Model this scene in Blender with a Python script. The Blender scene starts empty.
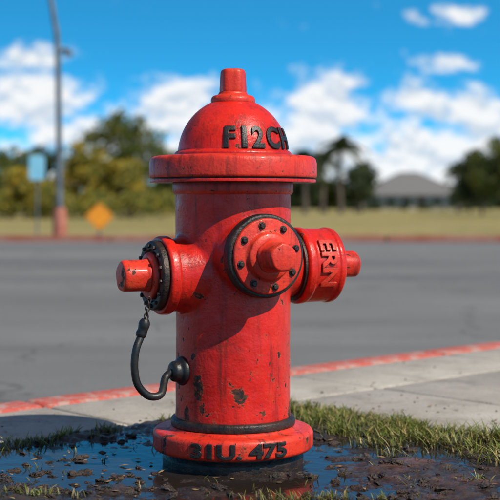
import bpy, bmesh, math, random
import numpy as np
from mathutils import Vector, Matrix, noise as mnoise
random.seed(7)
R = random.random
scene = bpy.context.scene
scene.view_settings.view_transform = 'Standard'
scene.view_settings.look = 'None'
scene.view_settings.exposure = 0
COL = scene.collection
CAMX, CAMD, CAMH = 0.034, 2.5, 0.51
def pw(px, py, d):
    return Vector((CAMX + (px-250)/1250*d, d-CAMD, CAMH-(py-205)/1250*d))

# ------------------------------------------------------------ node helpers
class NT:
    def __init__(s, nt):
        s.nt = nt; nt.nodes.clear()
    def n(s, t, **kw):
        nd = s.nt.nodes.new(t)
        for k, v in kw.items():
            if k.startswith('_'): setattr(nd, k[1:], v)
            else: s.set(nd, k, v)
        return nd
    def set(s, nd, k, v):
        sock = nd.inputs[int(k[1:])] if (k[0]=='i' and k[1:].isdigit()) else nd.inputs[k.replace('__',' ')]
        if isinstance(v, bpy.types.NodeSocket): s.nt.links.new(v, sock)
        elif isinstance(v, bpy.types.Node): s.nt.links.new(v.outputs[0], sock)
        else: sock.default_value = v
    def m(s, op, a, b=0.0, c=0.0, clamp=False):
        nd = s.nt.nodes.new('ShaderNodeMath'); nd.operation = op; nd.use_clamp = clamp
        for i, v in enumerate((a, b, c)):
            if isinstance(v, bpy.types.NodeSocket): s.nt.links.new(v, nd.inputs[i])
            else: nd.inputs[i].default_value = v
        return nd.outputs[0]
    def mix(s, f, a, b, mode='MIX'):
        nd = s.nt.nodes.new('ShaderNodeMix'); nd.data_type='RGBA'; nd.blend_type = mode
        for i, v in ((0,f),(6,a),(7,b)):
            if isinstance(v, bpy.types.NodeSocket): s.nt.links.new(v, nd.inputs[i])
            else: nd.inputs[i].default_value = v if (i==0 or len(v)==4) else (*v,1)
        return nd.outputs[2]
    def ss(s, v, lo, hi):
        nd = s.nt.nodes.new('ShaderNodeMapRange'); nd.interpolation_type='SMOOTHSTEP'
        s.nt.links.new(v, nd.inputs[0]); nd.inputs[1].default_value=lo; nd.inputs[2].default_value=hi
        return nd.outputs[0]
    def noise(s, vec, scale, detail=4, rough=.55, scl=None, loc=(0,0,0)):
        if scl or loc!=(0,0,0):
            mp = s.nt.nodes.new('ShaderNodeMapping'); s.nt.links.new(vec, mp.inputs[0])
            mp.inputs['Scale'].default_value = scl or (1,1,1); mp.inputs['Location'].default_value = loc
            vec = mp.outputs[0]
        nd = s.nt.nodes.new('ShaderNodeTexNoise'); s.nt.links.new(vec, nd.inputs['Vector'])
        nd.inputs['Scale'].default_value=scale; nd.inputs['Detail'].default_value=detail; nd.inputs['Roughness'].default_value=rough
        return nd.outputs[0]
    def bump(s, h, strength=.3, dist=.01, normal=None):
        nd = s.nt.nodes.new('ShaderNodeBump'); s.nt.links.new(h, nd.inputs['Height'])
        nd.inputs['Strength'].default_value=strength; nd.inputs['Distance'].default_value=dist
        if normal: s.nt.links.new(normal, nd.inputs['Normal'])
        return nd.outputs[0]
def newmat(name):
    m = bpy.data.materials.new(name); m.use_nodes = True
    t = NT(m.node_tree)
    out = t.n('ShaderNodeOutputMaterial'); b = t.n('ShaderNodeBsdfPrincipled')
    t.nt.links.new(b.outputs[0], out.inputs[0])
    co = t.n('ShaderNodeNewGeometry').outputs['Position']
    return m, t, b, co

def simple(name, c1, c2, rough=.7, scale=8, bump=.2, bd=.005, metal=0):
    m, t, b, co = newmat(name)
    n = t.noise(co, scale, 6)
    t.set(b,'Base Color', t.mix(t.ss(n,.35,.65), c1, c2))
    t.set(b,'Roughness', rough); t.set(b,'Metallic', metal)
    if bump: t.set(b,'Normal', t.bump(t.noise(co, scale*5, 5), bump, bd))
    return m

def paint(name, cA, cB, chip=.0, grime=.6, rough=.3, lowk=.075, seedx=5):
    m, t, b, co = newmat(name)
    sep = t.n('ShaderNodeSeparateXYZ', i0=co)
    z = sep.outputs[2]
    n1 = t.noise(co, 7, 6, .6)
    col = t.mix(t.ss(n1,.3,.7), cA, cB)
    n4 = t.noise(co, 26, 6, .7, loc=(3,1,2))
    col = t.mix(t.m('MULTIPLY', t.ss(n4,.5,.75), .45), col, (cB[0]*1.05, cB[1]*2.4+.008, cB[2]*1.6+.004))
    # run-off streaks
    st = t.noise(co, 1, 7, .7, scl=(38,38,3.5))
    gr = t.m('MULTIPLY', t.ss(st,.49,.68), t.m('ADD', grime*.75, t.m('MULTIPLY', t.ss(z,.40,.10), .35)))
    col = t.mix(gr, col, (.10,.007,.005))
    # rust-brown narrow runs
    st2 = t.noise(co, 1, 5, .7, scl=(80,80,4), loc=(3,9,1))
    col = t.mix(t.m('MULTIPLY', t.ss(st2,.60,.70), .55), col, (.085,.022,.010))
    dp = t.noise(co, 11, 8, .72, loc=(7,3,4))
    dpm = t.m('MULTIPLY', t.ss(dp,.54,.70), .58)
    col = t.mix(dpm, col, (.11,.012,.008))
    fine = t.noise(co, 90, 4, .7)
    col = t.mix(t.m('MULTIPLY', t.ss(fine,.56,.70), .55*grime), col, (.05,.01,.008))
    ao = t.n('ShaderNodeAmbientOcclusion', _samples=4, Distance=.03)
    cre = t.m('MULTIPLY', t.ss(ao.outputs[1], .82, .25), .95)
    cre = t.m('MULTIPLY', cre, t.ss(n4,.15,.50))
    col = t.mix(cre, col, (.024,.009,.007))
    cn = t.noise(co, 20, 9, .66, loc=(seedx,2,9))
    low = t.m('MULTIPLY', t.ss(z, .36, .09), lowk)
    cn2 = t.m('ADD', t.m('ADD', cn, low), chip+.014)
    chips = t.ss(cn2, .668, .680)
    cnb = t.m('ADD', t.noise(co, 75, 5, .6, loc=(1,7,2)), t.m('ADD', chip+.022, t.m('MULTIPLY',low,.4)))
    chips = t.m('MAXIMUM', chips, t.ss(cnb,.70,.715))
    bv = t.n('ShaderNodeBevel', _samples=3, Radius=.004)
    geo = t.n('ShaderNodeNewGeometry')
    dt = t.n('ShaderNodeVectorMath', _operation='DOT_PRODUCT', i0=bv.outputs[0], i1=geo.outputs['Normal'])
    edge = t.ss(dt.outputs['Value'], .990, .93)
    edge = t.m('MULTIPLY', edge, t.ss(t.noise(co, 50, 6, .75),.48,.56))
    mk = t.m('MAXIMUM', chips, t.m('MULTIPLY',edge,.88))
    rim = t.m('SUBTRACT', t.ss(cn2,.640,.668), chips, clamp=True)
    col = t.mix(t.m('MULTIPLY', rim, .4), col, (.46,.11,.05))
    col = t.mix(mk, col, t.mix(t.ss(fine,.4,.6), (.016,.011,.011), (.10,.032,.016)))
    t.set(b,'Base Color', col)
    r = t.m('ADD', t.m('MULTIPLY', t.noise(co, 30, 5), .36), rough-.14)
    r = t.m('ADD', r, t.m('MULTIPLY', mk, .35))
    r = t.m('ADD', r, t.m('MULTIPLY', t.m('ADD',gr,dpm), .14))
    t.set(b,'Roughness', r); t.set(b,'Specular IOR Level', .36)
    t.set(b,'Coat Weight', .10); t.set(b,'Coat Roughness', .10)
    h = t.m('ADD', t.m('MULTIPLY', t.noise(co, 170, 4), .45), t.m('MULTIPLY', t.noise(co, 28, 4), 1.0))
    h = t.m('SUBTRACT', h, t.m('MULTIPLY', mk, .8))
    t.set(b,'Normal', t.bump(h, .5, .0036))
    return m

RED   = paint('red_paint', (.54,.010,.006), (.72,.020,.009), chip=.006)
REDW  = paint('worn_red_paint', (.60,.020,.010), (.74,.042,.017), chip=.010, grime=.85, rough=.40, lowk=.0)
BLACK = simple('black_iron', (.012,.011,.012), (.055,.030,.022), .46, 30, .6, .003, .3)
TEXTM = simple('lettering_black', (.007,.006,.006), (.022,.014,.012), .42, 60, .4, .002)
RUBBER= simple('black_rubber', (.008,.008,.009), (.020,.018,.017), .42, 40, .3, .002)

# ------------------------------------------------------------ mesh helpers
def empty(name):
    e = bpy.data.objects.new(name, None); COL.objects.link(e); e.empty_display_size=.2; return e
def finish(bm, name, mat, parent=None, ang=32, smooth=True):
    bm.normal_update()
    for f in bm.faces: f.smooth = smooth
    if smooth:
        for e in bm.edges:
            if len(e.link_faces)==2 and e.calc_face_angle(0) > math.radians(ang): e.smooth=False
    me = bpy.data.meshes.new(name); bm.to_mesh(me); bm.free()
    for mm in (mat if isinstance(mat,(list,tuple)) else [mat]): me.materials.append(mm)
    o = bpy.data.objects.new(name, me); COL.objects.link(o)
    if parent: o.parent = parent
    return o
def pyobj(name, vt, fc, mat, parent=None, smooth=False):
    me=bpy.data.meshes.new(name); me.from_pydata([tuple(v) for v in vt],[],fc)
    for mm in (mat if isinstance(mat,(list,tuple)) else [mat]): me.materials.append(mm)
    if smooth: me.polygons.foreach_set('use_smooth',[True]*len(me.polygons))
    o=bpy.data.objects.new(name,me); COL.objects.link(o)
    if parent: o.parent=parent
    return o
def roundp(pts, rad=.003, seg=3):
    out=[pts[0]]
    for i in range(1,len(pts)-1):
        a,p,c=[Vector(q) for q in (pts[i-1],pts[i],pts[i+1])]
        v1=a-p; v2=c-p
        if v1.length<1e-6 or v2.length<1e-6: continue
        r=min(rad, v1.length*.45, v2.length*.45)
        s=p+v1.normalized()*r; e=p+v2.normalized()*r
        if v1.angle(v2)>math.radians(165): out.append(tuple(p)); continue
        for k in range(seg+1):
            t=k/seg
            out.append(tuple((1-t)**2*s+2*t*(1-t)*p+t*t*e))
    out.append(pts[-1]); return out
def lathe_bm(bm, prof, M=Matrix(), seg=96, lobes=0, lamp=.0):
    rings=[]
    for (r,a) in prof:
        if r<1e-5: rings.append([bm.verts.new(M@Vector((0,0,a)))])
        else:
            ring=[]
            for k in range(seg):
                th=2*math.pi*k/seg
                rr=r*(1+lamp*math.cos(lobes*th)) if lobes else r
                ring.append(bm.verts.new(M@Vector((rr*math.cos(th), rr*math.sin(th), a))))
            rings.append(ring)
    for A,B in zip(rings, rings[1:]):
        for k in range(seg):
            k2=(k+1)%seg
            if len(A)==1 and len(B)==1: break
            if len(A)==1: bm.faces.new((A[0],B[k2],B[k]))
            elif len(B)==1: bm.faces.new((A[k],A[k2],B[0]))
            else: bm.faces.new((A[k],A[k2],B[k2],B[k]))
def lathe(name, prof, mat, parent, M=Matrix(), seg=96, rad=.003, lobes=0, lamp=0):
    bm=bmesh.new(); lathe_bm(bm, roundp(prof,rad), M, seg, lobes, lamp)
    bmesh.ops.recalc_face_normals(bm, faces=bm.faces)
    return finish(bm,name,mat,parent)
def axisM(ang, z):
    d=Vector((math.cos(math.radians(ang)), math.sin(math.radians(ang)),0))
    x=Vector((0,0,1)); y=d.cross(x)
    M=Matrix((( x.x,y.x,d.x,0),(x.y,y.y,d.y,0),(x.z,y.z,d.z,z),(0,0,0,1)))
    return M
def box_bm(bm, x0,x1,y0,y1,z0,z1, M=Matrix()):
    vs=[bm.verts.new(M@Vector(p)) for p in ((x0,y0,z0),(x1,y0,z0),(x1,y1,z0),(x0,y1,z0),(x0,y0,z1),(x1,y0,z1),(x1,y1,z1),(x0,y1,z1))]
    for f in ((0,3,2,1),(4,5,6,7),(0,1,5,4),(1,2,6,5),(2,3,7,6),(3,0,4,7)):
        bm.faces.new([vs[i] for i in f])
def tube_bm(bm, pts, radii, seg=16):
    rings=[]; n=len(pts); up=Vector((0.13,.9,.3)).normalized()
    for i,p in enumerate(pts):
        t=(pts[min(i+1,n-1)]-pts[max(i-1,0)]).normalized()
        x=t.cross(up); 
        if x.length<.05: x=t.cross(Vector((1,0,0)))
        x.normalize(); y=t.cross(x).normalized()
        r=radii[i] if hasattr(radii,'__len__') else radii
        rings.append([bm.verts.new(p+x*r*math.cos(2*math.pi*k/seg)+y*r*math.sin(2*math.pi*k/seg)) for k in range(seg)])
    for A,B in zip(rings,rings[1:]):
        for k in range(seg): bm.faces.new((A[k],A[(k+1)%seg],B[(k+1)%seg],B[k]))
    bm.faces.new(rings[0][::-1]); bm.faces.new(rings[-1])
def spline(P, n=10):
    out=[]
    Q=[P[0]*2-P[1]]+list(P)+[P[-1]*2-P[-2]]
    for i in range(1,len(Q)-2):
        for k in range(n):
            t=k/n; a,b,c,d=Q[i-1],Q[i],Q[i+1],Q[i+2]
            out.append(.5*((2*b)+(c-a)*t+(2*a-5*b+4*c-d)*t*t+(-a+3*b-3*c+d)*t**3))
    out.append(P[-1]); return out
ICO={}
for s_ in (1,2,3):
    b_=bmesh.new(); bmesh.ops.create_icosphere(b_,subdivisions=s_,radius=1); b_.verts.ensure_lookup_table()
    ICO[s_]=([v.co.copy() for v in b_.verts],[tuple(v.index for v in f.verts) for f in b_.faces]); b_.free()

def text_mesh(s, size, depth, offset=.02, sx=1.0, bev=.001):
    cu=bpy.data.curves.new('t','FONT'); cu.body=s; cu.size=size; cu.extrude=depth/2; cu.offset=offset*size
    cu.align_x='CENTER'; cu.align_y='CENTER'; cu.resolution_u=6; cu.bevel_depth=bev
    o=bpy.data.objects.new('t',cu); COL.objects.link(o)
    dg=bpy.context.evaluated_depsgraph_get(); me=bpy.data.meshes.new_from_object(o.evaluated_get(dg))
    bm=bmesh.new(); bm.from_mesh(me)
    bpy.data.objects.remove(o)
    bmesh.ops.scale(bm, vec=(sx,1,1), verts=bm.verts)
    xs=[v.co.x for v in bm.verts]; ys=[v.co.y for v in bm.verts]
    cx=(min(xs)+max(xs))/2; cy=(min(ys)+max(ys))/2
    bmesh.ops.translate(bm, vec=(-cx,-cy,0), verts=bm.verts)
    w=max(xs)-min(xs); h=max(ys)-min(ys)
    for ax,L in ((0,w),(1,h)):
        k=int(L/.004)+1
        for i in range(1,k):
            c=-L/2+L*i/k; co=[0,0,0]; no=[0,0,0]; co[ax]=c; no[ax]=1
            bmesh.ops.bisect_plane(bm, geom=bm.verts[:]+bm.edges[:]+bm.faces[:], plane_co=co, plane_no=no)
    return bm
def wrap(name, bms, mat, parent):
    bm=bmesh.new()
    for b,f in bms:
        for v in b.verts: v.co=f(v.co)
        me=bpy.data.meshes.new('x'); b.to_mesh(me); b.free(); bm.from_mesh(me); bpy.data.meshes.remove(me)
    bmesh.ops.remove_doubles(bm, verts=bm.verts, dist=1e-5)
    bmesh.ops.recalc_face_normals(bm, faces=bm.faces)
    return finish(bm,name,mat,parent,40)

# ============================================================ FIRE HYDRANT
HY=empty('fire_hydrant')
AF,AL,AR=-64,-154,26
ZF,ZL,ZR=.413,.373,.386
MF,ML,MR=axisM(AF,ZF),axisM(AL,ZL),axisM(AR,ZR)
bm=bmesh.new()
def solid(prof,M=Matrix(),seg=96): lathe_bm(bm,prof,M,seg)
solid([(0,.07),(.116,.07),(.1145,.12),(.114,.30),(.115,.45),(.1165,.56),(0,.56)])
solid([(0,.0),(.086,.0),(.080,.09),(.074,.115),(.071,.132),(0,.132)],MF)
solid([(0,.0),(.088,.0),(.080,.09),(.072,.125),(.069,.152),(0,.152)],ML)
solid([(0,.0),(.080,.0),(.072,.10),(.064,.125),(.062,.15),(0,.15)],MR)
bmesh.ops.recalc_face_normals(bm, faces=bm.faces)
body=finish(bm,'barrel',RED,HY)
md=body.modifiers.new('r','REMESH'); md.mode='VOXEL'; md.voxel_size=.0032; md.use_smooth_shade=True
ms=body.modifiers.new('s','SMOOTH'); ms.factor=.5; ms.iterations=10
dg=bpy.context.evaluated_depsgraph_get()
me=bpy.data.meshes.new_from_object(body.evaluated_get(dg)); body.modifiers.clear(); body.data=me
N_=len(me.vertices); cs=np.empty(N_*3); ns=np.empty(N_*3)
me.vertices.foreach_get('co',cs); me.vertices.foreach_get('normal',ns); cs=cs.reshape(-1,3); ns=ns.reshape(-1,3)
for i in range(N_):
    c=Vector(cs[i]); cs[i]+=ns[i]*(mnoise.noise(c*14)*.0012+mnoise.noise(c*45)*.0005)
me.vertices.foreach_set('co',cs.ravel()); me.update()
me.polygons.foreach_set('use_smooth',[True]*len(me.polygons))

lathe('base_ring',[(.0,-.03),(.139,-.03),(.141,.012),(.134,.022),(.134,.028),(0,.028)],BLACK,HY)
lathe('base_flange',[(.10,.0265),(.155,.0265),(.160,.032),(.160,.060),(.155,.0665),(.130,.0670),(.124,.074),(.10,.074)],REDW,HY,seg=128,rad=.004)
lathe('barrel_lower_collar',[(.10,.073),(.1235,.073),(.1245,.080),(.1235,.088),(.117,.091),(.10,.091)],BLACK,HY,seg=128)
lathe('upper_collar',[(.10,.530),(.1165,.530),(.1205,.536),(.1205,.556),(.10,.556)],REDW,HY,seg=128)
lathe('bonnet_flange_gasket',[(.10,.555),(.158,.555),(.158,.560),(.158,.580),(.10,.580)],BLACK,HY,seg=128,rad=.001)
lathe('bonnet_flange',[(.10,.563),(.1655,.563),(.1675,.567),(.1675,.592),(.165,.602),(.158,.6065),(.120,.609),(.10,.609)],REDW,HY,seg=144,rad=.004)
lathe('bonnet_flange_band',[(.155,.5545),(.1655,.5545),(.1655,.5605),(.155,.5605)],RED,HY,seg=144,rad=.0008)
DR,DZ,DH=.1105,.608,.116
prof=[(.118,.6085),(.1175,.613),(.1125,.6175)]
for i in range(5,66,3):
    a=math.radians(i); prof.append((DR*math.cos(a),DZ+DH*math.sin(a)))
prof+=[(.040,DZ+DH*.925),(0,DZ+DH*.925)]
lathe('bonnet_dome',prof,RED,HY,seg=144,rad=.003)
lathe('operating_nut_washer',[(0,.708),(.041,.708),(.0445,.714),(.0445,.722),(.040,.728),(.030,.730),(.028,.736),(0,.736)],REDW,HY,seg=64)
lathe('operating_nut',[(0,.730),(.0255,.730),(.0265,.74),(.0245,.776),(.021,.7815),(0,.7815)],REDW,HY,Matrix.Rotation(.3,4,'Z'),seg=80,lobes=5,lamp=.06)

def bolts(name,M,n,rr,a0,h,size,mat,off=0,wash=True):
    bm=bmesh.new()
    for i in range(n):
        th=2*math.pi*(i+off)/n
        T=M@Matrix.Translation((rr*math.cos(th),rr*math.sin(th),a0))@Matrix.Rotation(R()*6,4,'Z')
        if wash: lathe_bm(bm,roundp([(size*1.3,-.001),(size*1.3,.0015),(0,.0015)],.0005),T,20)
        lathe_bm(bm,roundp([(size,0),(size,h*.8),(size*.8,h),(0,h)],.0005,1),T,6)
    bmesh.ops.recalc_face_normals(bm,faces=bm.faces)
    return finish(bm,name,mat,HY,25)
lathe('front_outlet_ring',[(.05,.124),(.078,.124),(.0805,.128),(.0805,.146),(.077,.150),(.05,.150)],BLACK,HY,MF,seg=128)
lathe('front_outlet_plate',[(.02,.149),(.0715,.149),(.0725,.152),(.0710,.157),(.048,.158),(.0445,.163),(.0435,.168),(.036,.171),(.034,.1715),(0,.1715)],REDW,HY,MF,seg=128,rad=.002)
bolts('front_outlet_bolts',MF,8,.0595,.1575,.006,.0056,BLACK,.3)
lathe('front_outlet_nut',[(0,.168),(.031,.168),(.0315,.175),(.0275,.180),(.0275,.216),(.0245,.222),(0,.2225)],REDW,HY,MF,seg=80,lobes=5,lamp=.03)
lathe('side_outlet_collar',[(.04,.140),(.0745,.140),(.077,.145),(.0765,.158),(.0735,.162),(.04,.162)],RED,HY,ML,seg=128)
lathe('side_outlet_ring',[(.04,.161),(.067,.161),(.0685,.165),(.0675,.174),(.064,.177),(.052,.177),(.049,.171),(.03,.171)],BLACK,HY,ML,seg=128,rad=.0015)
bolts('side_outlet_bolts',ML,14,.0585,.1765,.005,.0042,BLACK,.2,False)
lathe('side_outlet_cap',[(0,.170),(.0465,.170),(.0460,.181),(.040,.185),(0,.185)],REDW,HY,ML,seg=96)
lathe('side_outlet_nut',[(0,.18),(.033,.18),(.0335,.188),(.0305,.193),(.0305,.232),(.0275,.238),(0,.2385)],REDW,HY,ML,seg=80,lobes=5,lamp=.03)
lathe('hose_cap_gasket',[(.05,.128),(.0705,.128),(.0705,.138),(.05,.138)],BLACK,HY,MR,seg=128,rad=.001)
lathe('hose_cap',[(.05,.134),(.074,.134),(.0785,.138),(.0785,.150),(.0760,.154),(.0755,.204),(.0780,.208),(.0775,.217),(.072,.222),(.045,.226),(0,.226)],RED,HY,MR,seg=144,rad=.003)
lathe('hose_cap_nut_collar',[(0,.224),(.036,.224),(.036,.234),(.032,.238),(0,.238)],BLACK,HY,MR,seg=64)
lathe('hose_cap_nut',[(0,.235),(.0275,.235),(.0275,.278),(.024,.284),(0,.2845)],REDW,HY,MR,seg=80,lobes=5,lamp=.03)

def dome_f(ph):
    def f(c):
        t=math.radians(16.5)+c.y/.115; r=DR*math.cos(t); phi=math.radians(ph)+c.x/ (DR*math.cos(math.radians(16.5)))
        n=Vector((math.cos(t)/DR,math.sin(t)/DH)); n.normalize()
        rr=r+n.x*(c.z+.0008); z=DZ+DH*math.sin(t)+n.y*(c.z+.0008)
        return Vector((rr*math.cos(phi),rr*math.sin(phi),z))
    return f
LET=[('F',-92.5),('I',-77.5),('2',-62.5),('C',-42.5),('H',-20.5)]
wrap('bonnet_lettering',[(text_mesh(c,.057,.004,.022,.88 if c!='I' else 1),dome_f(p)) for c,p in LET],TEXTM,HY)
def base_f(c):
    r=.1600+c.z; phi=math.radians(-84.5)+c.x/.160
    return Vector((r*math.cos(phi),r*math.sin(phi),.0462+c.y))
wrap('base_lettering',[(text_mesh('31U. 475',.037,.004,.014,1.42),base_f)],TEXTM,HY)
def cap_f(c):
    ph=math.radians(84)+c.x/.0757
    r=.0760+c.z
    return MR@Vector((r*math.cos(ph),r*math.sin(ph),.179+c.y))
wrap('hose_cap_lettering',[(text_mesh('ERN',.048,.008,.018,1.1),cap_f)],REDW,HY)

MP=axisM(-150,.186)
lathe('plug_base',[(.0,.105),(.028,.105),(.029,.113),(.027,.120),(.021,.123),(.020,.134),(.015,.139),(0,.139)],RUBBER,HY,MP,seg=48)
pd=MP@Vector((0,0,.137))
P=[pw(144,326,2.37),pw(141,336,2.37),pw(136,350,2.36),pw(134.5,368,2.36),pw(138,385,2.365),pw(149,396,2.375),pw(161,394,2.39),pd+Vector((-.012,-.008,-.012)),pd]
S=spline(P,8); bm=bmesh.new(); tube_bm(bm,S,.0074,20)
tube_bm(bm,spline([pw(145.5,319,2.37),pw(143,329,2.37),pw(140,337,2.37)],4),[.007,.0100,.0110,.0105,.0095,.0095,.0105,.0105,.008],20)
bmesh.ops.recalc_face_normals(bm,faces=bm.faces)
finish(bm,'cap_cable',RUBBER,HY,50)
bm=bmesh.new()
c0=pw(149,300,2.38); c1=pw(145.5,321,2.37)
nl=6
for i in range(nl):
    c=c0.lerp(c1,i/(nl-1)); rings=[]
    rot=Matrix.Rotation(math.radians(90*(i%2)+20),3,'Z')
    pts=[c+rot@Vector((.0038*math.cos(a),0,.0064*math.sin(a))) for a in [2*math.pi*k/14 for k in range(14)]]
    for k in range(14):
        p=pts[k]; tn=(pts[(k+1)%14]-pts[k-1]).normalized(); x=(p-c).normalized(); y=tn.cross(x)
        x=y.cross(tn)
        rings.append([bm.verts.new(p+.0016*(x*math.cos(b)+y*math.sin(b))) for b in [2*math.pi*q/8 for q in range(8)]])
    for k in range(14):
        A,B=rings[k],rings[(k+1)%14]
        for q in range(8): bm.faces.new((A[q],A[(q+1)%8],B[(q+1)%8],B[q]))
bmesh.ops.recalc_face_normals(bm,faces=bm.faces)
finish(bm,'cap_chain',BLACK,HY,80)

# ============================================================ GROUND
TH=math.radians(43); E1=Vector((math.cos(TH),math.sin(TH),0)); E2=Vector((-math.sin(TH),math.cos(TH),0))
UV=Matrix(((E1.x,E2.x,0,0),(E1.y,E2.y,0,0),(0,0,1,0),(0,0,0,1)))
def sheet(name, poly, z, mat):
    bm=bmesh.new(); bm.faces.new([bm.verts.new((p[0],p[1],z)) for p in poly])
    return finish(bm,name,mat,None,smooth=False)
m,t,b,co=newmat('field_grass')
c=t.mix(t.ss(t.noise(co,.25,5,.6,scl=(.5,1,1)),.35,.65),(.25,.205,.055),(.37,.285,.10))
c=t.mix(t.ss(t.noise(co,3,6,.7),.45,.7),c,(.13,.135,.035))
c=t.mix(t.ss(t.noise(co,.35,5,.7,scl=(.3,1,1),loc=(5,5,0)),.56,.66),c,(.36,.29,.18))
t.set(b,'Base Color',c); t.set(b,'Roughness',.9); t.set(b,'Normal',t.bump(t.noise(co,12,5),.8,.05)); FIELD=m
sheet('ground',[(-1500,-1500),(1500,-1500),(1500,1500),(-1500,1500)],-.135,FIELD)
m,t,b,co=newmat('asphalt')
v=t.n('ShaderNodeTexVoronoi',Vector=co,Scale=110.0)
c=t.mix(t.ss(t.noise(co,.5,5,.6,scl=(.35,1,1)),.3,.7),(.165,.162,.160),(.245,.240,.235))
c=t.mix(t.m('MULTIPLY',t.ss(v.outputs[0],.1,.6),.35),c,(.06,.06,.06))
c=t.mix(t.m('MULTIPLY',t.ss(t.noise(co,1.5,6,.7,loc=(4,4,0)),.52,.75),.35),c,(.08,.078,.078))
# tyre-darkened lanes along the road
c=t.mix(t.m('MULTIPLY',t.ss(t.noise(co,1,3,.5,scl=(.02,.55,1),loc=(0,3,0)),.50,.62),.35),c,(.10,.10,.102))
vc=t.n('ShaderNodeTexVoronoi',_feature='DISTANCE_TO_EDGE',Scale=.45); wob=t.n('ShaderNodeVectorMath',_operation='ADD',i0=co)
wn=t.n('ShaderNodeTexNoise',Vector=co,Scale=1.6,Detail=6.0); t.nt.links.new(wn.outputs[1],wob.inputs[1]); t.nt.links.new(wob.outputs[0],vc.inputs['Vector'])
c=t.mix(t.m('MULTIPLY',t.ss(vc.outputs[0],.010,.003),.4),c,(.045,.045,.045))
t.set(b,'Base Color',c); t.set(b,'Roughness',.8); t.set(b,'Normal',t.bump(v.outputs[0],.5,.004)); ASPH=m
kv=.93
a=UV@Vector((-150,kv,0)); bb=UV@Vector((12,kv,0)); c3=UV@Vector((12,-60,0))
sheet('road',[(a.x,a.y),(bb.x,bb.y),(c3.x,c3.y),(200,c3.y),(200,19.2),(a.x,19.2)],-.130,ASPH)

m,t,b,co=newmat('concrete')
c=t.mix(t.ss(t.noise(co,3,6,.65),.3,.7),(.38,.34,.295),(.52,.475,.415))
c=t.mix(t.m('MULTIPLY',t.ss(t.noise(co,5,9,.75,loc=(2,2,2)),.47,.68),.7),c,(.24,.205,.17))
c=t.mix(t.m('MULTIPLY',t.ss(t.noise(co,120,4,.75),.53,.66),.55),c,(.15,.13,.115))
c=t.mix(t.m('MULTIPLY',t.ss(t.noise(co,45,6,.75,loc=(9,1,2)),.58,.66),.5),c,(.60,.56,.50))
t.set(b,'Base Color',c); t.set(b,'Roughness',.85)
t.set(b,'Normal',t.bump(t.noise(co,150,6,.75),.65,.005)); CONC=m
m,t,b,co=newmat('kerb_red')
n=t.noise(co,14,8,.72)
c=t.mix(t.ss(n,.47,.60),(.48,.085,.060),(.43,.26,.22))
c=t.mix(t.ss(t.noise(co,60,6,.75),.53,.65),c,(.33,.27,.24))
t.set(b,'Base Color',c); t.set(b,'Roughness',.8); t.set(b,'Normal',t.bump(t.noise(co,90,5),.5,.006)); KERB=m

def slabs(name, rects, z0,z1, mat, bev=.006, parent=None):
    bm=bmesh.new()
    for (u0,u1,v0,v1) in rects:
        dz=(R()-.5)*.002
        box_bm(bm,u0,u1,v0,v1,z0,z1+dz,UV)
    if bev: bmesh.ops.bevel(bm,geom=[e for e in bm.edges],offset=bev,segments=2,affect='EDGES',profile=.5)
    return finish(bm,name,mat,parent,60)
g=.006
us=[-30]+[x for x in np.arange(-28.3,-2,.75*2)]+[-1.40,-.65,.10,.96,1.72,2.5]+[x for x in np.arange(3.3,12,.8)]+[12]
rects=[]
for u0,u1 in zip(us,us[1:]): rects.append((u0+g,u1-g,.462,.805))
vs=[.452,-.35,-1.15,-1.95,-2.75,-3.6,-6,-12,-20]
uu=[.566,.96,1.72,2.5,3.3,4.1,5,7,12]
for u0,u1 in zip(uu,uu[1:]):
    for v1,v0 in zip(vs,vs[1:]): rects.append((u0+g,u1-g,v0+g,v1-g))
slabs('pavement',rects,-.12,0,CONC,.006)
rects=[(u0+.003,u1-.003,.812,.928) for u0,u1 in zip(us,us[1:])]
slabs('kerb',rects,-.14,.004,KERB,.014)
bm=bmesh.new(); box_bm(bm,-30,12,-20,.83,-.16,-.014,UV)
JOINT=simple('joint_soil',(.05,.038,.026),(.10,.08,.055),.9,30)
finish(bm,'pavement_bed',JOINT,None,smooth=False)

def padh(x,y):
    p=Vector((x,y,0))
    h=.008*mnoise.noise(p*3.4+Vector((3,7,1)))+.007*mnoise.noise(p*10)+.005*mnoise.noise(p*26)+.0035*mnoise.noise(p*62)+.002*mnoise.noise(p*140)
    h-= .0045*math.exp(-((x+.28)**2/.12+(y+.08)**2/.03))
    h-= .0055*math.exp(-(math.hypot(x,y)-.20)**2/.008)
    h-= .0030*math.exp(-((x-.22)**2/.04+(y+.22)**2/.006))
    h+= .003*math.exp(-((x-.5)**2+(y+.1)**2)/.05)
    return h
WL=-.0016
def grid(name,u0,u1,v0,v1,step,mat,z=0,fn=padh):
    nu=int((u1-u0)/step)+1; nv=int((v1-v0)/step)+1
    U=np.linspace(u0,u1,nu); V=np.linspace(v0,v1,nv); vt=[];fc=[]
    for u in U:
        for v in V:
            x=u*E1.x+v*E2.x; y=u*E1.y+v*E2.y; vt.append((x,y,z+fn(x,y)))
    for i in range(nu-1):
        for j in range(nv-1):
            a=i*nv+j; fc.append((a,a+nv,a+nv+1,a+1))
    return pyobj(name,vt,fc,mat,None,True)
m,t,b,co=newmat('wet_mud')
sep=t.n('ShaderNodeSeparateXYZ',i0=co)
n1=t.noise(co,6,8,.65)
c=t.mix(t.ss(n1,.35,.65),(.028,.019,.015),(.090,.054,.040))
rs=t.m('MULTIPLY',t.m('MULTIPLY',t.ss(sep.outputs[0],.10,.40),t.ss(t.noise(co,9,8,.72),.44,.58)),.8)
c=t.mix(rs,c,(.16,.072,.052))
c=t.mix(t.m('MULTIPLY',t.ss(t.noise(co,60,6,.75),.50,.64),.8),c,(.016,.012,.010))
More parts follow.
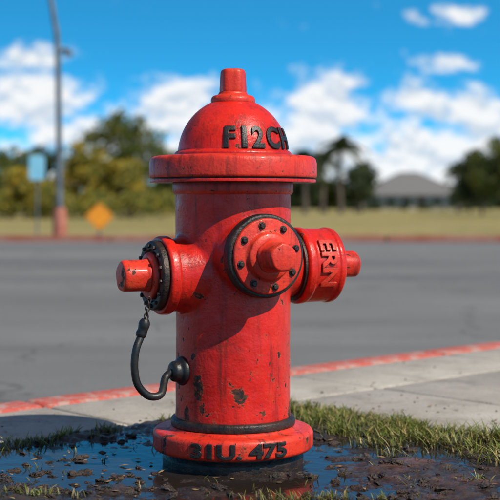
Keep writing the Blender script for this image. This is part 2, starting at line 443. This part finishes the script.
c=t.mix(t.m('MULTIPLY',t.ss(t.noise(co,35,6,.7,loc=(8,0,1)),.60,.70),.7),c,(.26,.19,.13))
wet=t.ss(sep.outputs[2],.007,-.001)
c=t.mix(t.m('MULTIPLY',wet,.6),c,(.014,.011,.010))
t.set(b,'Base Color',c)
t.set(b,'Roughness',t.m('ADD',t.m('MULTIPLY',t.m('SUBTRACT',1.0,wet),.24),t.m('MULTIPLY',t.ss(t.noise(co,14,6,.7),.38,.65),.36)))
t.set(b,'Normal',t.bump(t.noise(co,110,7,.72),.85,.007)); MUD=m
slp=grid('mud_patch',-1.3,.562,-1.6,.458,.0055,MUD,.001)
grid('dirt_verge',-30,-1.3,-20,.458,.5,MUD,.0,lambda x,y:0)
bm=bmesh.new()
box_bm(bm,-1.3,.562,-20,-1.6,-.05,-.002,UV); finish(bm,'dirt_ground',MUD,None,smooth=False)
m,t,b,co=newmat('puddle_water')
t.set(b,'Base Color',(.022,.016,.013,1)); t.set(b,'Roughness',.06); t.set(b,'IOR',1.33)
t.set(b,'Normal',t.bump(t.noise(co,26,4),.14,.006))
sheetp=[UV@Vector(p) for p in ((-1.25,-1.5,0),(.50,-1.5,0),(.50,.40,0),(-1.25,.40,0))]
sheet('puddle',[(p.x,p.y) for p in sheetp],WL,m)

def clods(name,n,fn,s0,s1,mat):
    vt=[];fc=[]
    for i in range(n):
        x,y=fn(); s=s0+(s1-s0)*R()**4
        z=padh(x,y)
        if z<WL-.001 and R()<.75: continue
        Q=Matrix.Translation((x,y,max(z,WL-.002)+s*.15))@Matrix.Rotation(R()*6,4,'Z')@Matrix.Rotation((R()-.5),4,'X')@Matrix.Diagonal((1.2,.5+.4*R(),.35+.3*R(),1))
        off=Vector((R()*50,R()*50,R()*50)); vs_,fs_=ICO[3 if s>.005 else 1]; k=len(vt)
        for q in vs_:
            vt.append(Q@(q*s*(1+.65*mnoise.noise(q*1.3+off)+.35*mnoise.noise(q*3.5+off)+.18*mnoise.noise(q*9+off))))
        fc+=[tuple(j+k for j in f) for f in fs_]
    return pyobj(name,vt,fc,mat)
def near():
    if R()<.3: return (random.gauss(-.30,.16),random.gauss(-.12,.09))
    return (CAMX+(R()-.5)*1.1,-.42+R()*.75)
def ok(fn):
    while True:
        x,y=fn(); u=x*E1.x+y*E1.y; v=x*E2.x+y*E2.y
        if u<.55 and v<.45 and math.hypot(x,y)>.15: return x,y
CL=simple('clod_soil',(.014,.010,.008),(.070,.042,.030),.42,60,.9,.004)
clods('mud_clods',2100,lambda:ok(near),.001,.012,CL)
def kerbg():
    u=-1.5+R()*3.2; v=.47+R()**2*.45
    if R()<.6:
        u=.57+R()**2*.4; v=-.9+R()*1.4
    p=UV@Vector((u,v,0)); return p.x,p.y
vt=[];fc=[]
for i in range(520):
    x,y=kerbg(); s=.0008+.004*R()**4; k=len(vt); q=Vector((1,.6+.4*R(),.6))
    for v in ICO[1][0]:
        w=v*s*(1+.5*(R()-.5)); vt.append(Vector((x+w.x*q.x,y+w.y*q.y,.001+s*.3+w.z*q.z)))
    fc+=[tuple(j+k for j in f) for f in ICO[1][1]]
pyobj('gravel',vt,fc,simple('gravel_stone',(.08,.055,.04),(.24,.19,.14),.85,80))

m,t,b,co=newmat('dry_leaf'); rp=t.n('ShaderNodeNewGeometry').outputs['Random Per Island']
t.set(b,'Base Color',t.mix(rp,(.16,.085,.035),(.30,.19,.08))); t.set(b,'Roughness',.7)
vt=[];fc=[]
for i in range(150):
    if R()<.6: x,y=ok(near); z=max(padh(x,y),WL)+.003
    else: x,y=kerbg(); z=.003
    s=.004+.007*R(); a=R()*6.28; d=Vector((math.cos(a),math.sin(a),.3*(R()-.3))); q=Vector((-d.y,d.x,.5*(R()-.5))); p=Vector((x,y,z)); k=len(vt)
    vt+=[p-d*s,p-d*s*.2+q*s*.45,p+d*s,p-d*s*.1-q*s*.45,p+Vector((0,0,s*.25*R()))]
    fc+=[(k,k+1,k+4),(k+1,k+2,k+4),(k+2,k+3,k+4),(k+3,k,k+4)]
pyobj('fallen_leaves',vt,fc,m)

def translucent(m,t,b,c,f):
    out=[n for n in t.nt.nodes if n.type=='OUTPUT_MATERIAL'][0]
    tr=t.n('ShaderNodeBsdfTranslucent',Color=c); mx=t.n('ShaderNodeMixShader',i0=f)
    t.nt.links.new(b.outputs[0],mx.inputs[1]); t.nt.links.new(tr.outputs[0],mx.inputs[2]); t.nt.links.new(mx.outputs[0],out.inputs[0])
m,t,b,co=newmat('grass_blade')
geo=t.n('ShaderNodeNewGeometry'); rp=geo.outputs['Random Per Island']
c=t.mix(t.ss(rp,.0,1.0),(.10,.15,.018),(.27,.27,.045))
c=t.mix(t.ss(rp,.70,.85),c,(.46,.35,.15))
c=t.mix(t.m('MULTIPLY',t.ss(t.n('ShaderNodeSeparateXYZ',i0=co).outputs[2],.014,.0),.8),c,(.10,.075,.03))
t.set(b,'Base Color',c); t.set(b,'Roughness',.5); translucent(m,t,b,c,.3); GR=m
def grass(name,pts):
    vt=[];fc=[]
    for (x,y,h,z) in pts:
        a=R()*6.283; lean=.25+R()*1.1; w=.0008+.0012*R()
        d=Vector((math.cos(a),math.sin(a),0)); s=Vector((-d.y,d.x,0)); base=Vector((x,y,z-.003)); k0=len(vt)
        curl=R()*.9
        for i in range(4):
            q=i/4; p=base+d*h*lean*q**1.6+Vector((0,0,h*(q-curl*.45*q*q)))
            ww=w*(1-.5*q)
            vt.append(p-s*ww); vt.append(p+s*ww)
        vt.append(base+d*h*lean+Vector((0,0,h*(1-curl*.5))))
        for i in range(3): fc.append((k0+2*i,k0+2*i+1,k0+2*i+3,k0+2*i+2))
        fc.append((k0+6,k0+7,k0+8))
    return pyobj(name,vt,fc,GR)
pts=[]
def tuft(u,v,n,sp,h):
    for i in range(n):
        p=UV@Vector((u+random.gauss(0,sp),v+random.gauss(0,sp),0))
        pts.append((p.x,p.y,h*(.35+.95*R()),max(0,padh(p.x,p.y))))
for i in range(760):
    v=.46-1.9*R(); u=.562-abs(random.gauss(0,.11))
    k=.6+1.1*max(0,mnoise.noise(Vector((u*6,v*6,3)))+.3)
    if mnoise.noise(Vector((u*9,v*9,8)))<-.22: continue
    tuft(u,v,int(8+28*R()),.006+.012*R(),.029*k)
for i in range(60):
    v=.46-1.4*R(); tuft(.575+.02*R(),v,int(6+14*R()),.008,.020)
for i in range(190):
    u=.55-2.0*R(); v=.452-abs(random.gauss(0,.030))
    if mnoise.noise(Vector((u*5,1,2)))<-.05 and u<.3: continue
    tuft(u,v,int(8+14*R()),.010,.021)
for i in range(50):
    x,y=ok(lambda:(CAMX+(R()-.5)*1.0,-.4+R()*.7)); tuft(x*E1.x+y*E1.y,x*E2.x+y*E2.y,int(3+6*R()),.006,.014)
for i in range(12):
    x=-.36+random.gauss(0,.06); y=-.30+random.gauss(0,.02); tuft(x*E1.x+y*E1.y,x*E2.x+y*E2.y,int(6+8*R()),.008,.018)
for i in range(26):
    x=.14+random.gauss(0,.08); y=-.34+random.gauss(0,.012); tuft(x*E1.x+y*E1.y,x*E2.x+y*E2.y,int(6+16*R()),.009,.018)
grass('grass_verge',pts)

# ============================================================ FAR SIDE
m,t,b,co=newmat('far_kerb_paint')
c=t.mix(t.ss(t.noise(co,1.2,6,.6),.4,.6),(.26,.065,.040),(.30,.15,.11))
t.set(b,'Base Color',c); t.set(b,'Roughness',.8)
bm=bmesh.new()
for i in range(-70,70):
    box_bm(bm,i*2.4+.01,i*2.4+2.39,19.2,19.45,-.15,-.02)
bmesh.ops.bevel(bm,geom=bm.edges[:],offset=.02,segments=2,affect='EDGES')
finish(bm,'kerb',m,None,60)

def leafmat(name,a,b_,dry):
    m,t,b,co=newmat(name)
    geo=t.n('ShaderNodeNewGeometry'); rp=geo.outputs['Random Per Island']
    c=t.mix(rp,a,b_); c=t.mix(t.ss(t.noise(co,.8,3),.5,.65),c,dry)
    t.set(b,'Base Color',c); t.set(b,'Roughness',.6); translucent(m,t,b,c,.35)
    return m
L1=leafmat('leaf_green',(.07,.10,.018),(.15,.18,.03),(.20,.19,.035))
L2=leafmat('leaf_yellow',(.34,.25,.025),(.48,.35,.04),(.20,.19,.03))
L3=leafmat('leaf_dark',(.030,.050,.016),(.070,.095,.026),(.060,.078,.022))
BARK=simple('bark',(.06,.045,.035),(.13,.10,.08),.9,6,.6,.03)
def leaves(c_list, nper, size, squash=.7):
    vt=[];fc=[]
    for (c,r) in c_list:
        for i in range(int(nper*r*r)):
            d=Vector((random.gauss(0,1),random.gauss(0,1),random.gauss(0,1))).normalized()*r*(R()**.45)
            d.z*=squash; p=c+d
            n=Vector((random.gauss(0,1),random.gauss(0,1),random.gauss(0,1)+.6)).normalized()
            x=n.orthogonal().normalized(); y=n.cross(x); s=size*(.6+.8*R()); k=len(vt)
            vt+= [p-x*s, p-y*s*.5, p+x*s, p+y*s*.5]; fc.append((k,k+1,k+2,k+3))
    return vt,fc
def tree(x,y,h,w,mat,name='tree',trunkfrac=.28,dens=300):
    T=empty(name); z0=-.14; bm=bmesh.new(); base=Vector((x,y,z0))
    top=base+Vector((random.gauss(0,.03)*h,0,h*.8)); tr=h*.022+.03
    tube_bm(bm,spline([base,base+Vector((R()*.1,0,h*.3)),top],5),[tr*(1-.075*i) for i in range(11)],8)
    cl=[]
    for i in range(15):
        f=trunkfrac+(.9-trunkfrac)*((i+.5)/15); a=i*2.4+R()
        prof=math.sin(math.pi*min(1,max(.12,(f-trunkfrac+.12)/(1.05-trunkfrac))))**.6
        rr=w*.5*prof*(.45+.5*R())
        p0=base.lerp(top,min(1,f*.85)); p1=base+Vector((math.cos(a)*rr,math.sin(a)*rr,h*f+.04*h))
        tube_bm(bm,spline([p0,p0.lerp(p1,.5)+Vector((0,0,h*.02)),p1],3),[tr*.45*(1-.12*k) for k in range(7)],6)
        cl.append((p1,w*(.13+.10*R()))); cl.append((p0.lerp(p1,.55)+Vector((0,0,.03*h)),w*(.10+.08*R())))
        for q in range(2):
            cl.append((p1+Vector((random.gauss(0,.10)*w,random.gauss(0,.1)*w,random.gauss(0,.06)*h)),w*(.05+.06*R())))
    finish(bm,'trunk_and_limbs',BARK,T,80)
    vt,fc=leaves(cl,dens,.13); pyobj('crown',vt,fc,mat,T)
    return T
def at(px,d): return CAMX+(px-250)/1250*d, d-CAMD
def zat(py,d): return CAMH-(py-205)/1250*d
for px,topy,wpx,d,mt in [(12,150,70,74,L1),(48,146,60,84,L3),(84,146,64,66,L2),(128,112,84,76,L1),(120,158,60,62,L2),
        (170,150,50,80,L1),(24,168,60,58,L2),(205,165,60,90,L3),(306,158,46,92,L3),(356,168,44,96,L3),(326,180,50,98,L1),
        (482,152,60,78,L3),(508,138,70,74,L1),(470,176,40,100,L3),(-45,140,90,72,L1),(-110,150,90,80,L3),(560,150,80,80,L3),(630,140,90,85,L1)]:
    x,y=at(px,d); tree(x,y,zat(topy,d)+.14,wpx/1250*d,mt)
cl=[]
for i in range(420):
    x=-110+220*R(); y=185+R()*14; cl.append((Vector((x,y,.2+3.4*R()*(.6+.5*mnoise.noise(Vector((x*.1,0,0)))))),1.5+1.2*R()))
vt,fc=leaves(cl,50,.36); pyobj('distant_trees',vt,fc,L3)
cl=[]
for i in range(110):
    x,y=at(-60+250*R(),55+8*R()); cl.append((Vector((x,y,.1+.9*R())),.4+.4*R()))
vt,fc=leaves(cl,300,.10)
o=pyobj('shrubs',vt,fc,[L2,L1])
for p in o.data.polygons: p.material_index = 1 if R()<.6 else 0

def palm(px,topy,d,L0):
    x,y=at(px,d); PT=empty('palm_tree'); bm=bmesh.new()
    hz=zat(topy,d)-L0*.55; b0=Vector((x,y,-.15)); tp=Vector((x+(R()-.5)*.8,y,hz))
    tube_bm(bm,spline([b0,b0.lerp(tp,.5)+Vector(((R()-.5)*.4,0,0)),tp],5),[.19-.007*i for i in range(11)],10)
    finish(bm,'trunk',BARK,PT,80)
    vt=[];fc=[]
    for i in range(44):
        a=i*2.4; el=math.radians(-30+105*R()); Lf=L0*(.8+.35*R())
        d0=Vector((math.cos(a)*math.cos(el),math.sin(a)*math.cos(el),math.sin(el)))
        s=Vector((-math.sin(a),math.cos(a),0))
        for k in range(14):
            q=k/13; p=tp+d0*Lf*q+Vector((0,0,-.6*q*q*Lf))
            for sg in (-1,1):
                kk=len(vt); ln=.27*L0*math.sin(math.pi*(.12+.85*q)); tip=p+s*sg*ln+d0*.15+Vector((0,0,-.12*L0))
                vt+=[p-d0*.06,p+d0*.06,tip]; fc.append((kk,kk+1,kk+2))
    pyobj('fronds',vt,fc,L3,PT)
for a_ in ((341,132,88,1.9),(322,148,95,1.5),(361,158,100,1.4),(305,146,84,1.4),(458,160,104,1.5)): palm(*a_)

H=empty('brick_house'); d=150; S_=d/1250
cx,cy=at(414,d); hw=55*S_; dep=5.0; ez=zat(194,d); rz=zat(171,d)
m,t,b,co=newmat('house_brick'); br=t.n('ShaderNodeTexBrick',Color1=(.26,.18,.14,1),Color2=(.33,.24,.19,1),Mortar=(.42,.40,.37,1),Scale=3.0)
t.nt.links.new(co,br.inputs['Vector']); t.set(b,'Base Color',br.outputs[0]); t.set(b,'Roughness',.85); BR=m
bm=bmesh.new(); box_bm(bm,cx-hw+.8,cx+hw-.8,cy,cy+2*dep,-.14,ez); finish(bm,'walls',BR,H,smooth=False)
m,t,b,co=newmat('roof_shingle'); wv=t.n('ShaderNodeTexWave',_bands_direction='Z',Scale=2.5,Distortion=1.0); t.nt.links.new(co,wv.inputs['Vector'])
t.set(b,'Base Color',t.mix(t.m('MULTIPLY',wv.outputs[0+1],.6),(.13,.125,.125),(.22,.21,.205))); t.set(b,'Roughness',.85); RF=m
bm=bmesh.new()
y0,y1=cy-.8,cy+2*dep+.8; rx=1.1
v=[bm.verts.new(p) for p in ((cx-hw,y0,ez-.05),(cx+hw,y0,ez-.05),(cx+hw,y1,ez-.05),(cx-hw,y1,ez-.05),(cx-rx,(y0+y1)/2,rz),(cx+rx,(y0+y1)/2,rz),
   (cx-hw,y0,ez-.25),(cx+hw,y0,ez-.25),(cx+hw,y1,ez-.25),(cx-hw,y1,ez-.25))]
for f in ((0,1,5,4),(1,2,5),(2,3,4,5),(3,0,4),(6,7,1,0),(7,8,2,1),(8,9,3,2),(9,6,0,3),(9,8,7,6)): bm.faces.new([v[i] for i in f])
finish(bm,'roof',RF,H,smooth=False)
GL=simple('window_glass',(.02,.025,.03),(.05,.055,.06),.15,1,0); FR=simple('tan_trim',(.30,.26,.22),(.36,.32,.27),.6,3,0)
bmf=bmesh.new(); bmg=bmesh.new()
for i,fx in enumerate((-.72,-.42,-.14,.42,.72)):
    xx=cx+fx*hw; box_bm(bmf,xx-.62,xx+.62,cy-.06,cy+.02,.45,1.42); box_bm(bmg,xx-.54,xx-.03,cy-.08,cy+.0,.52,1.34); box_bm(bmg,xx+.03,xx+.54,cy-.08,cy+.0,.52,1.34)
finish(bmf,'window_frames',FR,H,smooth=False); finish(bmg,'windows',GL,H,smooth=False)
bm=bmesh.new(); xx=cx+.14*hw; box_bm(bm,xx-.5,xx+.5,cy-.07,cy+.02,-.1,1.55); finish(bm,'door',simple('door_paint',(.12,.06,.04),(.16,.08,.05),.5,4,0),H,smooth=False)
# shrubs planted along the house front
cl=[]
for i in range(60):
    cl.append((Vector((cx-hw*1.3+2.6*hw*R(),cy-1.6-R()*2,.1+.35*R())),.35+.35*R()))
vt,fc=leaves(cl,160,.14); pyobj('hedge',vt,fc,L3)

SL=empty('street_lamp'); d=22.0; x,y=at(60,d)
GALV=simple('galvanised_steel',(.10,.12,.14),(.16,.18,.20),.5,4,.1,.002,.3)
bm=bmesh.new()
z1=zat(50,d)
Pp=[Vector((x,y,-.14)),Vector((x-.01,y,1.2)),Vector((x-.04,y,z1)),Vector((x-.10,y,zat(20,d))),Vector((x-.20,y,zat(-8,d))),Vector((x-.45,y,zat(-35,d))),Vector((x-.95,y,zat(-50,d)))]
S=spline(Pp,6); tube_bm(bm,S,[.062-.0008*i for i in range(len(S))],14)
finish(bm,'pole',GALV,SL,80)
bm=bmesh.new(); box_bm(bm,x-1.45,x-.93,y-.11,y+.11,zat(-50,d)-.07,zat(-50,d)+.05); bmesh.ops.bevel(bm,geom=bm.edges[:],offset=.04,segments=3,affect='EDGES'); finish(bm,'lamp_head',GALV,SL)
bm=bmesh.new(); lathe_bm(bm,roundp([(0,-.14),(.125,-.14),(.125,.30),(.10,.42),(.09,.46),(0,.46)],.01),Matrix.Translation((x,y,0)),24); finish(bm,'base_cover',simple('faded_red_base',(.36,.10,.06),(.42,.17,.12),.7,6,.1),SL)
bm=bmesh.new(); tube_bm(bm,[Vector((x-.04,y,z1-.05)),Vector((x+.10,y-.02,z1+.02)),Vector((x+.16,y-.02,z1-.02))],.035,10); box_bm(bm,x+.08,x+.22,y-.06,y+.06,z1-.10,z1-.03); finish(bm,'bracket',GALV,SL)

WS=empty('warning_sign'); d=22.5; x,y=at(99.5,d); cz=zat(216.5,d)
OR=simple('orange_reflective',(.80,.28,.012),(.86,.33,.018),.5,5,0); BK=simple('sign_border',(.03,.025,.02),(.04,.03,.02),.6,5,0)
bm=bmesh.new(); hd=.265
Ms=Matrix.Translation((x,y,cz))@Matrix.Rotation(math.radians(45),4,'Y')
k=hd/1.4142; box_bm(bm,-k,k,-.012,.0,-k,k,Ms); bmesh.ops.bevel(bm,geom=[e for e in bm.edges if abs((e.verts[0].co-e.verts[1].co).y)>.01],offset=.03,segments=4,affect='EDGES'); finish(bm,'panel',OR,WS,30)
bm=bmesh.new(); k2=k*.86;k3=k*.82
for q in range(4):
    Mq=Ms@Matrix.Rotation(q*math.pi/2,4,'Y'); box_bm(bm,-k2,k3,-.0145,-.013,k3,k2,Mq)
finish(bm,'border',BK,WS,smooth=False)
bm=bmesh.new(); tube_bm(bm,[Vector((x,y+.025,-.14)),Vector((x,y+.025,cz+.1))],.02,8)
for sx in(-1,1): tube_bm(bm,[Vector((x,y+.03,-.0)),Vector((x+sx*.2,y+.03,-.13))],.014,8)
finish(bm,'stand',GALV,WS,80)
RS=empty('road_sign'); d=24; x,y=at(37,d); cz=zat(167.5,d)
bm=bmesh.new(); box_bm(bm,x-.15,x+.15,y-.01,y,cz-.24,cz+.24); bmesh.ops.bevel(bm,geom=[e for e in bm.edges if abs((e.verts[0].co-e.verts[1].co).y)>.008],offset=.03,segments=4,affect='EDGES'); finish(bm,'panel',simple('sign_face',(.20,.50,.70),(.25,.56,.75),.4,4,0),RS,30)
bm=bmesh.new(); tube_bm(bm,[Vector((x,y+.03,-.14)),Vector((x,y+.03,cz+.2))],.02,8); finish(bm,'post',GALV,RS,80)

# ============================================================ SKY
SUN_DIR=Vector((.74,-.60,.95)).normalized()
el=math.asin(SUN_DIR.z); az=math.atan2(SUN_DIR.x,SUN_DIR.y)
W=bpy.data.worlds.new('World'); scene.world=W; W.use_nodes=True
t=NT(W.node_tree); out=t.n('ShaderNodeOutputWorld')
co=t.n('ShaderNodeTexCoord').outputs['Generated']
sp=t.n('ShaderNodeSeparateXYZ',i0=co)
zz=t.m('ADD',t.m('MULTIPLY',t.m('MAXIMUM',sp.outputs[2],0.0),4.0),.05)
cb=t.n('ShaderNodeCombineXYZ',i0=sp.outputs[0],i1=sp.outputs[1],i2=zz)
nv=t.n('ShaderNodeVectorMath',_operation='NORMALIZE',i0=cb.outputs[0])
sky=t.n('ShaderNodeTexSky',_sky_type='NISHITA',_sun_disc=False,_sun_elevation=el,_sun_rotation=az,_air_density=1.0,_dust_density=.3,_ozone_density=2.0)
t.nt.links.new(nv.outputs[0],sky.inputs[0])
tn=t.mix(t.ss(sp.outputs[2],.17,.42),(.27,1.78,2.10),(1.25,1.02,.90))
tint=t.mix(1.0,sky.outputs[0],tn,'MULTIPLY')
bg1=t.n('ShaderNodeBackground',Color=tint,Strength=.115)
ay=t.m('MAXIMUM',t.m('ABSOLUTE',sp.outputs[1]),.15)
X=t.m('DIVIDE',sp.outputs[0],ay); Z=t.m('DIVIDE',sp.outputs[2],ay)
blobs=[(20,100,75,34,1),(75,135,70,26,.9),(30,60,45,14,.7),(170,118,50,34,1),(195,95,30,18,.9),(330,110,60,34,1),(300,140,75,28,1),(350,85,30,14,.8),
 (410,97,30,14,.8),(470,112,70,24,.95),(430,150,90,32,1),(490,140,60,34,1),(452,63,26,9,.8),(458,12,24,9,.8),(415,18,12,5,.6),(390,165,120,24,.95),(210,150,120,22,.85),
 (560,120,70,40,1),(-60,110,70,40,1),(650,90,60,30,1),(-150,80,70,30,1)]
M=None
for (bx,by,rx,rz_,amp) in blobs:
    a=t.m('DIVIDE',t.m('SUBTRACT',X,(bx-250)/1250),rx/1250); c=t.m('DIVIDE',t.m('SUBTRACT',Z,(205-by)/1250),rz_/1250)
    r=t.m('SQRT',t.m('ADD',t.m('MULTIPLY',a,a),t.m('MULTIPLY',c,c)))
    q=t.m('MULTIPLY',t.m('SUBTRACT',1.25,r),amp)
    M=q if M is None else t.m('MAXIMUM',M,q)
M=t.m('MAXIMUM',t.m('MINIMUM',M,.9),-.5)
cc=t.n('ShaderNodeCombineXYZ',i0=X,i1=t.m('MULTIPLY',Z,1.5),i2=0.0).outputs[0]
n1=t.noise(cc,26,8,.62); n2=t.noise(cc,75,6,.6,loc=(3,1,0))
D=t.m('ADD',t.m('MULTIPLY',M,.60),t.m('ADD',t.m('MULTIPLY',t.m('SUBTRACT',n1,.5),2.1),t.m('MULTIPLY',t.m('SUBTRACT',n2,.5),.6)))
D=t.m('ADD',D,t.m('MULTIPLY',t.ss(Z,.05,.005),.7))
dens=t.m('MULTIPLY',t.ss(D,-.05,.50),.96)
n3=t.noise(cc,26,8,.62,loc=(-.002,.012,0))
lit=t.ss(t.m('SUBTRACT',n1,n3),-.09,.06)
ccol=t.mix(lit,(.66,.74,.84),(1.0,1.0,1.0))
bg2=t.n('ShaderNodeBackground',Color=ccol,Strength=.97)
up=t.ss(sp.outputs[2],-.01,.01)
mx=t.n('ShaderNodeMixShader',i0=t.m('MULTIPLY',dens,up)); t.nt.links.new(bg1.outputs[0],mx.inputs[1]); t.nt.links.new(bg2.outputs[0],mx.inputs[2])
t.nt.links.new(mx.outputs[0],out.inputs[0])
sl=bpy.data.lights.new('sun','SUN'); sl.energy=5.0; sl.angle=math.radians(.5); sl.color=(1,.93,.80)
so=bpy.data.objects.new('sun',sl); COL.objects.link(so); so.rotation_euler=SUN_DIR.to_track_quat('Z','Y').to_euler()

cd=bpy.data.cameras.new('camera'); co_=bpy.data.objects.new('camera',cd); COL.objects.link(co_)
co_.location=(CAMX,-CAMD,CAMH); co_.rotation_euler=(math.radians(90),0,0)
cd.lens=90; cd.sensor_width=36; cd.shift_y=-.09; cd.clip_end=5000; cd.clip_start=.05
cd.dof.use_dof=True; cd.dof.focus_distance=2.38; cd.dof.aperture_fstop=4.9
scene.camera=co_
